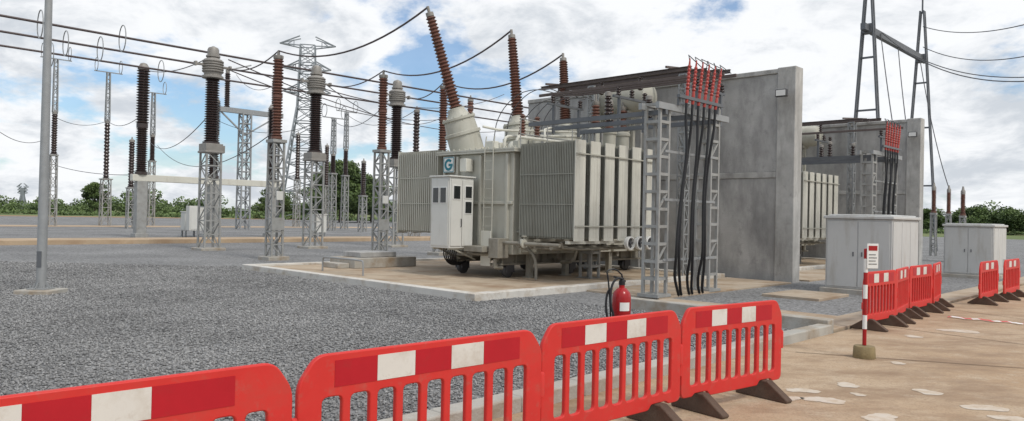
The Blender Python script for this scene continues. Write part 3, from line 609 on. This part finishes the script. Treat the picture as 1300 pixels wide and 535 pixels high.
# ---------------------------------------------------------------- kiosks
def kiosk(label,loc):
    k=thing('equipment_kiosk',label,'kiosk',loc,AN); D=2.3; Wd=1.75; H=2.08
    MB().box(-.12,D+.12,-.12,Wd+.12,-.1,.14).build('plinth',M['kerb'],k,.02)
    MB().box(0,D,0,Wd,.143,H).build('body',M['kiosk'],k,.012)
    MB().box(-.06,D+.06,-.06,Wd+.06,H+.003,H+.09).box(.05,D-.05,.05,Wd-.05,H+.09,H+.13).build('roof',M['kioskdoor'],k,.02)
    for y0,y1 in ((.05,.86),(.89,1.70)):
        d=MB().box(-.02,-.003,y0,y1,.2,H-.06).build('door',M['kioskdoor'],k,.006)
        yy=y1-.1 if y0<.5 else y0+.1
        MB().box(-.04,-.022,yy-.015,yy+.015,1.05,1.17).build('handle',M['gsteel'],d)
    for x0,x1 in ((.06,.76),(.79,1.50),(1.53,2.24)):
        d=MB().box(x0,x1,-.02,-.003,.2,H-.06).build('side_panel',M['kioskdoor'],k,.006)
        if x0>1: 
            q=MB()
            for i in range(9): q.bar((x0+.12,-.028,.45+.04*i),(x1-.12,-.028,.45+.04*i),.02,.014)
            q.build('louvre',M['kiosk'],d)
    return k
K=kiosk('nearer light grey metal kiosk on a concrete plinth right of the fire wall',W(9.8,-5.8,0))
k2=dup(K,W(20.5,-6.0,0),'farther light grey metal kiosk near the right edge'); k2.scale=(.93,.93,.93)
# ---------------------------------------------------------------- lamp pole
c=GP(52,373); f=thing('lamp_pole','tall thin grey lamp pole on a concrete footing in the gravel, at the left','pole',(c.x,c.y,0))
MB().lathe([(.1,.12),(.1,1.6),(.085,5),(.06,9.4)],seg=14).build('shaft',M['galv'],f)
MB().box(-.38,.38,-.38,.38,-.05,.10).build('footing',M['kerb'],f,.02); 
bp=MB().box(-.2,.2,-.2,.2,.103,.128)
for x in (-.15,.15):
    for y in (-.15,.15): bp.lathe([(.02,.128),(.02,.2)],(x,y,0),seg=6)
for t in range(4): bp.bar((.1*math.cos(t*1.571),.1*math.sin(t*1.571),.25),(.19*math.cos(t*1.571),.19*math.sin(t*1.571),.13),.012,.05)
bp.build('base_plate',M['galv'],f)
MB().box(-.05,.05,-.112,-.095,.6,.95).build('access_door',M['gsteel'],f)
MB().tube([(0,0,9.2),(.2,0,9.5),(1.2,0,9.6)],.035).box(1.1,1.75,-.13,.13,9.55,9.68).build('lamp_head',M['gsteel'],f)
# ---------------------------------------------------------------- high voltage equipment
def ct(u,v,label,sc=1.0):
    f=thing('current_transformer',label,'instrument transformer',W(u,v),AN,'grey headed current transformers'); 
    MB().box(-.6,.6,-.6,.6,-.1,.12).build('footing',M['kerb'],f,.02)
    lattice(MB(),0,0,.1,4.75,.74,.70,.085,.05,7).build('support',M['galvpale'],f)
    MB().box(-.42,.42,-.42,.42,4.75,5.15).box(-.46,.46,-.46,.46,4.7,4.8).box(.42,.62,-.2,.2,4.75,5.1).build('base_tank',M['head'],f,.02)
    MB().lathe([(.4,5.15),(.4,5.25)]+ins(5.25,8.3,.25,.355,26,.95)+[(.3,8.3)],seg=16).build('insulator',M['porc'],f)
    pr=[(.34,8.3),(.50,8.34),(.50,8.44),(.40,8.48),(.42,8.6)]
    for k in range(5): pr+=[(.47,8.62+.12*k),(.50,8.65+.12*k),(.50,8.69+.12*k),(.44,8.72+.12*k)]
    pr+=[(.42,9.24),(.30,9.30),(.27,9.34),(.33,9.36),(.33,9.44),(.27,9.46),(.27,9.72),(.22,9.82),(.08,9.88),(.05,9.9)]
    MB().lathe(pr,seg=20).build('head',M['head'],f)
    MB().bar((-.85,0,8.95),(.85,0,8.95),.09).box(-.9,-.8,-.1,.1,8.85,9.05).box(.8,.9,-.1,.1,8.85,9.05).build('terminal',M['head'],f)
    return f
VC=23.4
cts=[(u_at(266,VC),'grey headed current transformer with dark insulator, leftmost of the three'),(u_at(394,VC+.3),'middle grey headed current transformer, in front of the distant lattice tower'),(u_at(501,VC),'grey headed current transformer just left of the nearer transformer radiators')]
for u,l in cts: ct(u,VC,l)
VA=15.3
def arrester(u,label):
    f=thing('surge_arrester',label,'surge arrester',W(u,VA),AN,'red brown surge arresters on lattice posts')
    MB().box(-.45,.45,-.45,.45,-.1,.15).build('footing',M['kerb'],f,.02)
    lattice(MB(),0,0,.12,4.7,.47,.44,.075,.045,9).box(-.3,.3,-.3,.3,4.7,4.82).box(-.28,.28,-.29,-.25,1.2,1.7).build('support',M['galvpale'],f)
    MB().box(-.14,.14,-.38,-.28,2.4,2.75).build('counter_box',M['cab'],f,.01)
    MB().lathe([(.22,4.85),(.22,4.95)]+ins(4.95,6.5,.15,.22,13)+[(.2,6.5),(.2,6.62)]+ins(6.62,8.05,.15,.22,12)+[(.16,8.05)],seg=14).build('insulator',M['porcred'],f)
    MB().lathe([(.18,8.05),(.2,8.1),(.2,8.2),(.06,8.22),(.05,8.4)],seg=12).build('cap',M['head'],f)
ua=[u_at(349,VA),u_at(483,VA),u_at(560,VA)]
for u,l in zip(ua,('red brown surge arrester on a lattice post, leftmost','red brown surge arrester left of the nearer transformer','red brown surge arrester partly hidden behind the nearer transformer radiators')): arrester(u,l)
RT=Matrix.Rotation(AN,3,'Z'); root=W(4.2,4.3,.1)
btop=[root+RT@(Vector((bx,1.25,3.86))+Vector(ax)*1.02) for bx,ax in ((.6,(-1.3,.6,4.5)),(3.1,(0,.6,4.5)),(5.6,(.35,.6,4.15)))]
for i in range(3):
    at=W(ua[i],VA,8.4); n=('nearest','middle','farthest')[i]
    wire('bushing_lead',f'dark conductor sagging from the {n} tall bushing of the nearer transformer to its arrester',btop[i],at,.75,.032,'bus','leads from the tall bushings')
    wire('arrester_lead',f'dark conductor from the {("left","second","third")[i]} arrester to the current transformer behind it',at,W(cts[i][0]+.85,VC,8.95),.35,.028,'bus','leads from the arresters')
for i,(v,y0,xs) in enumerate(((25.2,20,(45,150)),(28.7,40,(78,122)),(32.3,58,(60,200)))):
    p=DP(0,y0,1); 
    u0=u_at(0,v); P0=W(u0,v); z=HC+( (p.z-HC)*P0.y )
    o=thing('bus_conductor',('uppermost','middle','lowest')[i]+' of the three thick bus conductors entering from the left edge','conductor',W(u0-8,v,z),AN,'thick bus conductors')
    MB().tube([(0,0,0),(20,0,-.06),(45,0,0),(70,0,-.1)],.056,8).build('tube',M['bus'],o)
    for px in xs:
        uu=u_at(px,v)-u0+8
        MB().tube([(uu,.45*math.cos(t*math.pi/10),-.1+.62*math.sin(t*math.pi/10)) for t in range(20)],.024,6,closed=True).build('corona_ring',M['galv'],o)
f=thing('circuit_breaker','pale breaker beam on grey columns with tall dark insulator poles, behind the left equipment','circuit breaker',W(u_at(178,40),40),AN)
UL=9.4
for x in (0,UL*.52,UL):
    MB().box(x-.32,x+.32,-.32,.32,0,3.75).box(x-.42,x+.42,-.42,.42,-.1,.3).build('column',M['galvpale'],f,.02)
MB().box(-.6,UL+.6,-.25,.25,3.76,4.2).build('beam',M['beige_light'],f,.02)
for x in (0,UL*.52,UL):
    H=11.2 if x==0 else 9.6
    p_=MB().lathe([(.4,4.2),(.4,4.4)]+ins(4.4,7.3,.26,.38,20)+[(.36,7.3),(.36,7.6)]+ins(7.6,H,.28,.42,20)+[(.3,H)],(x,0,0),seg=14).build('pole_insulator',M['porc'],f); MB().lathe([(.35,H),(.38,H+.1),(.2,H+.4),(.05,H+.45)],(x,0,0),seg=12).build('cap',M['head'],p_)
c=MB().box(2.9,4.0,-.9,-.3,.5,2.2).build('drive_cabinet',M['cab'],f,.02); MB().box(3.0,3.9,-.92,-.903,.6,2.1).build('door',M['cab'],c)
c=DP(308,290,78); c.z=0
f=thing('disconnector','grey disconnector beam on a tall lattice column with dark insulators above it','disconnector',c,AN)
lattice(MB(),0,0,0,12.0,1.0,.9,.14,.09,12).build('column',M['galv'],f); MB().box(-3.2,4.2,-.25,.25,12.0,12.5).bar((-2.6,0,12),(0,0,9.8),.14).bar((3.4,0,12),(0,0,9.8),.14).build('beam',M['galv'],f)
for x in (-2.0,3.2):
    i_=MB().lathe(ins(12.5,16.0,.2,.3,18),(x,0,0),seg=12).build('insulator',M['porc'],f); MB().lathe([(.2,16),(.22,16.3),(.05,16.4)],(x,0,0),seg=10).build('cap',M['head'],i_)
MB().tube([(-2,0,16.3),(.5,0,17.2)],.08,6).build('contact_arm',M['galv'],f)
def post(px,Y,ytop,f1,label,colr='porc',rings=False,wd=.62,rr=None):
    c=DP(px,285,Y); top=DP(px,ytop,Y).z; c.z=0
    f=thing('post_insulator',label,'insulator post',c,AN,'insulator posts in the yard behind')
    h=top*f1; lattice(MB(),0,0,0,h,wd,wd*.85,.095 if not rr else .07,.06 if not rr else .045,max(5,int(h*1.2))).box(-wd*.6,wd*.6,-wd*.6,wd*.6,h,h+.12).build('support',M['galvpale'],f)
    r=rr or .2+.0012*Y; h2=top if not rings else top*.68
    q=MB().lathe([(r*1.1,h+.12),(r*1.1,h+.25)]+ins(h+.25,h2-.2,r*.7,r,16)+[(r*.8,h2-.2)],seg=12).build('insulator',M[colr],f)
    MB().lathe([(r*.9,h2-.2),(r*.9,h2),(.08,h2+.1),(.05,h2+.3)],seg=10).build('cap',M['head'],q)
    if rings:
        m=lattice(MB(),0,0,h2,top,.4,.3,.08,.05,7); m.bar((-1.4,0,top),(1.4,0,top),.1); m.build('contact_mast',M['galv'],f)
        for s in (-1.2,1.2): MB().tube([(s,.5*math.cos(t*math.pi/9),top+.7+.7*math.sin(t*math.pi/9)) for t in range(18)],.036,6,closed=True).build('corona_ring',M['galv'],f)
post(133,80,92,.30,'insulator post with two rings on top, right of the lamp pole',rings=True,wd=.9)
post(66,75,75,.42,'slim insulator post just right of the lamp pole',rings=True)
post(165,72,178,.45,'short dark insulator post left of the breaker column')
post(191,85,118,.48,'dark insulator post just right of the breaker column',rings=True)
post(421,80,150,.5,'dark insulator post right of the distant lattice tower',rings=True)
post(437,88,142,.45,'slim insulator post between the tower and the tree clump',rings=True)
post(460,78,205,.5,'short dark insulator post left of the second arrester')
post(526,58,140,.55,'dark insulator post above the left radiators')
post(376,95,170,.5,'dark insulator post in front of the tower legs')
post(413,100,185,.5,'short far insulator post right of the middle current transformer')
post(594,60,126,.6,'red brown insulator post behind the nearest tall bushing','porcred')
post(1185,48,238,.6,'slim brown insulator post left of the three at the far right','porcred',wd=.3,rr=.15)
post(1204,52,241,.6,'slim brown insulator post in the middle of the three at the far right','porcred',wd=.3,rr=.15)
post(1222,47,243,.6,'slim brown insulator post right of the three at the far right','porcred',wd=.3,rr=.15)
for px,py,lb in ((241,301,'small white control cabinet on legs beside the leftmost current transformer'),(403,303,'small white control cabinet below the middle current transformer'),(1212,333,'small pale cabinet behind the farther kiosk')):
    c=GP(px,py); f=thing('control_box',lb,'cabinet',c,AN); 
    MB().box(-.5,.5,-.4,.4,.45,1.75).box(-.55,.55,-.45,.45,1.75,1.82).build('body',M['cab'],f,.02)
    MB().box(-.525,-.503,-.34,.34,.52,1.68).build('door',M['cab'],f)
    for x in (-.42,.42):
        for y in (-.32,.32): MB().box(x-.05,x+.05,y-.05,y+.05,-.05,.447).build('leg',M['galv'],f)
for i,(a,Ya,b,Yb,sg) in enumerate((((68,148),75,(133,155),80,.6),((133,150),80,(180,146),52,.8),((70,210),70,(178,222),52,.3),((190,180),85,(262,150),40,1.2),((181,88),52,(262,75),38,.4),((200,185),80,(345,170),40,2.0),((400,96),42,(560,150),70,1.5),((300,95),77,(345,110),60,.8),((420,150),80,(500,120),50,1.5),((0,168),60,(66,172),74,.8),((270,150),70,(392,160),70,1.0),((440,145),88,(525,142),60,1.2))):
    wire('dropper_wire','thin slack wire strung between insulator posts at the left',DP(*a,Ya),DP(*b,Yb),sg,.026,'wire','slack wires between the posts')
for i,(a,Ya,b,Yb,sg) in enumerate((((270,80),38,(560,152),70,1.0),((290,76),38,(650,165),80,1.5),((395,108),42,(640,120),80,1.4))):
    wire('overhead_wire',('upper','middle','lower')[i]+' thin overhead wire running right from the current transformers',DP(*a,Ya),DP(*b,Yb),sg,.03,'bus','overhead wires')
def tower(px,Y,ytop,label,bw=14.0,arm=7.6):
    c=DP(px,270,Y); c.z=0; H=DP(px,ytop,Y).z
    f=thing('lattice_tower',label,'pylon',c,rad(12),'distant transmission towers')
    m=lattice(MB(),0,0,0,H*.62,bw,bw*.36,.42,.24,8,2); lattice(m,0,0,H*.62,H*.97,bw*.36,bw*.28,.36,.22,7,2); m.build('body',M['pylon'],f)
    for z in (.70,.83,.965):
        L_=arm*(1.0 if z>.9 else .85)
        for s in (-1,1):
            q=MB()
            for y in (-1,1): q.bar((s*bw*.15,y*bw*.13,H*z),(s*L_,0,H*z+.6),.28).bar((s*bw*.15,y*bw*.13,H*z+2.6),(s*L_,0,H*z+.6),.28)
            q.bar((s*L_*.5,0,H*z),(s*L_*.5,0,H*z+1.8),.2).bar((s*L_*.5,0,H*z+1.8),(s*L_*.75,0,H*z+.4),.2)
            q.build('cross_arm',M['pylon'],f)
tower(386,210,52,'tall distant lattice transmission tower behind the current transformers')
tower(28,420,238,'tiny far lattice tower above the tree line near the left edge',4,3)
f=thing('line_gantry','tall grey steel gantry with two tapering legs behind the farther fire wall','gantry',(23.4,49.6,0),AN)
SPR=1.25
for x in (0,11.8):
    m=MB()
    for s in (-1,1):
        for e in (-.16,.16): m.bar((x+e,s*SPR,0),(x+e,s*.12,18.6),.1,.15)
        n=22
        for k in range(n): 
            t=k/n;t2=(k+1)/n; a=lambda t,e:(x+e,s*(SPR+(.12-SPR)*t),18.6*t)
            m.bar(a(t,-.16 if k%2 else .16),a(t2,.16 if k%2 else -.16),.06)
    for z in (5,9.5,13): w_=SPR+(.12-SPR)*z/18.6; m.bar((x,-w_,z),(x,w_,z),.12)
    m.bar((x,0,18.4),(x,0,21),.1)
    m.build('a_frame_leg',M['gsteel'],f)
m=MB().bar((-1.0,0,14.9),(12.9,0,14.9),.32,.42)
for x in (0,11.8): m.box(x-.3,x+.3,-.3,.3,14.6,15.2)
m.build('beam',M['gsteel'],f)
for k,(a,Ya,b,Yb,sg,lb) in enumerate((((1120,42),51,(1310,103),34,1.0,'lowest curved line running from the gantry beam to the right edge'),((1150,65),55,(1310,98),38,.6,'line below the gantry beam running to the right edge, second lowest'),((1172,60),58,(1310,70),40,.6,'straight line from the far gantry leg to the right edge'),((1172,34),58,(1310,29),40,.5,'topmost thin line from the gantry peak to the right edge'),((1118,42),51,(1140,200),40,.3,'thin drop wire hanging from the left end of the gantry beam'),((1140,58),54,(1152,170),44,.3,'thin drop wire hanging from the middle of the gantry beam'),((1168,76),57,(1205,240),52,.8,'drop wire from the gantry beam to the far brown posts'))):
    wire('overhead_line',lb,DP(*a,Ya),DP(*b,Yb),sg,.03,'wire','overhead lines at the gantry')
# ---------------------------------------------------------------- vegetation
def leafmesh(centers,radii,per,ls):
    n=len(centers)*per; c=np.repeat(np.array(centers),per,0); r=np.repeat(np.array(radii),per,0)
    d=rng.normal(0,1,(n,3)); d/=np.linalg.norm(d,axis=1)[:,None]; rr=rng.uniform(.35,1,(n,1))**.6
    p=c+d*rr*r; a=rng.normal(0,1,(n,3)); a/=np.linalg.norm(a,axis=1)[:,None]; b=np.cross(a,rng.normal(0,1,(n,3))); b/=np.linalg.norm(b,axis=1)[:,None]
    s=rng.uniform(.6,1.3,(n,1))*ls; co=np.stack([p-a*s,p+b*s*.6,p+a*s,p-b*s*.6],1).reshape(-1,3)
    sh=np.clip(.45+.38*d[:,2]+rng.normal(0,.16,n)+np.repeat(rng.normal(0,.12,len(centers)),per),0,1)  # clump tops coloured lighter and undersides darker, painting in light from above
    return co,np.arange(n*4).reshape(-1,4),np.repeat(sh,4)
def tree(px,Y,ytop,wd,label,grp='trees behind the yard'):
    c=DP(px,270,Y); H=DP(px,ytop,Y).z; c.z=-.03
    f=thing('tree',label,'tree',c,random.uniform(0,6),grp); k=int(22+wd*2); ce=[];ra=[]
    for i in range(k):
        t=random.uniform(.28,.95); w_=wd*.5*max(.05,math.sin(math.pi*min(1,.18+t*.8)))**.7; a_=random.uniform(0,6.28); q=random.uniform(.1,1)*w_
        ce.append((math.cos(a_)*q,math.sin(a_)*q,H*t-.2)); s=random.uniform(.10,.18)*wd; ra.append((s*1.3,s*1.3,s*.8))
    co,fa,sh=leafmesh(ce,ra,260,.010*wd+.15)
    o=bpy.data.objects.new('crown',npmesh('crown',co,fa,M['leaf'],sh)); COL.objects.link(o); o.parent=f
    m=MB().tube([(0,0,0),(.1,.05,H*.3),(0,.1,H*.6),(.05,0,H*.85)],[H*.03,H*.022,H*.014,H*.005],8)
    for i in range(6):
        e=ce[i]; m.tube([(.05,.05,H*(.25+.06*i)),(e[0]*.5,e[1]*.5,e[2]*.85),e],[H*.012,H*.008,H*.003],6)
    m.build('trunk',M['trunk'],f)
for px,Y,yt,wd,lb in ((432,150,205,13,'tallest leafy tree behind the insulator posts, right of the lattice tower'),(412,155,220,9,'leafy tree between the lattice tower and the tallest tree'),(455,150,219,10,'leafy tree right of the tallest tree behind the posts'),(472,160,224,9,'rounded tree behind the second surge arrester'),(120,200,231,7,'small rounded tree above the tree line behind the ringed post'),(345,190,236,8,'low rounded tree left of the lattice tower'),(1240,190,264,12,'broad low tree behind the farther kiosk'),(1280,180,266,11,'low tree at the right edge beyond the yard'),(1178,200,266,10,'low tree below the far gantry leg')):
    tree(px,Y,yt,wd,lb)
ce=[];ra=[]
for i in range(900):
    t=random.uniform(-.92,.92); Yt=random.uniform(205,250); h=max(1.2,3.6+1.5*math.sin(t*23)+1.4*math.sin(t*61+1)+1.0*math.sin(t*140)+random.uniform(-1,1.4))*(1.1 if t<0 else 1.1)
    s=random.uniform(1.2,2.3); ce.append((t*Yt,Yt,max(.6,random.uniform(.15,1)*h))); ra.append((s*1.5,s,s*.8))
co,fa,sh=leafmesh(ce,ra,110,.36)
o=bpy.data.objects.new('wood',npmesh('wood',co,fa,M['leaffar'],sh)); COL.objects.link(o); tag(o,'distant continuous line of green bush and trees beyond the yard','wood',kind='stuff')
ce=[];ra=[]
for i in range(500):
    t=random.uniform(-.92,.92); Yt=random.uniform(176,200); s=random.uniform(.6,1.3); ce.append((t*Yt,Yt,.4)); ra.append((s*2.2,s,s*.6))
co,fa,sh=leafmesh(ce,ra,40,.35)
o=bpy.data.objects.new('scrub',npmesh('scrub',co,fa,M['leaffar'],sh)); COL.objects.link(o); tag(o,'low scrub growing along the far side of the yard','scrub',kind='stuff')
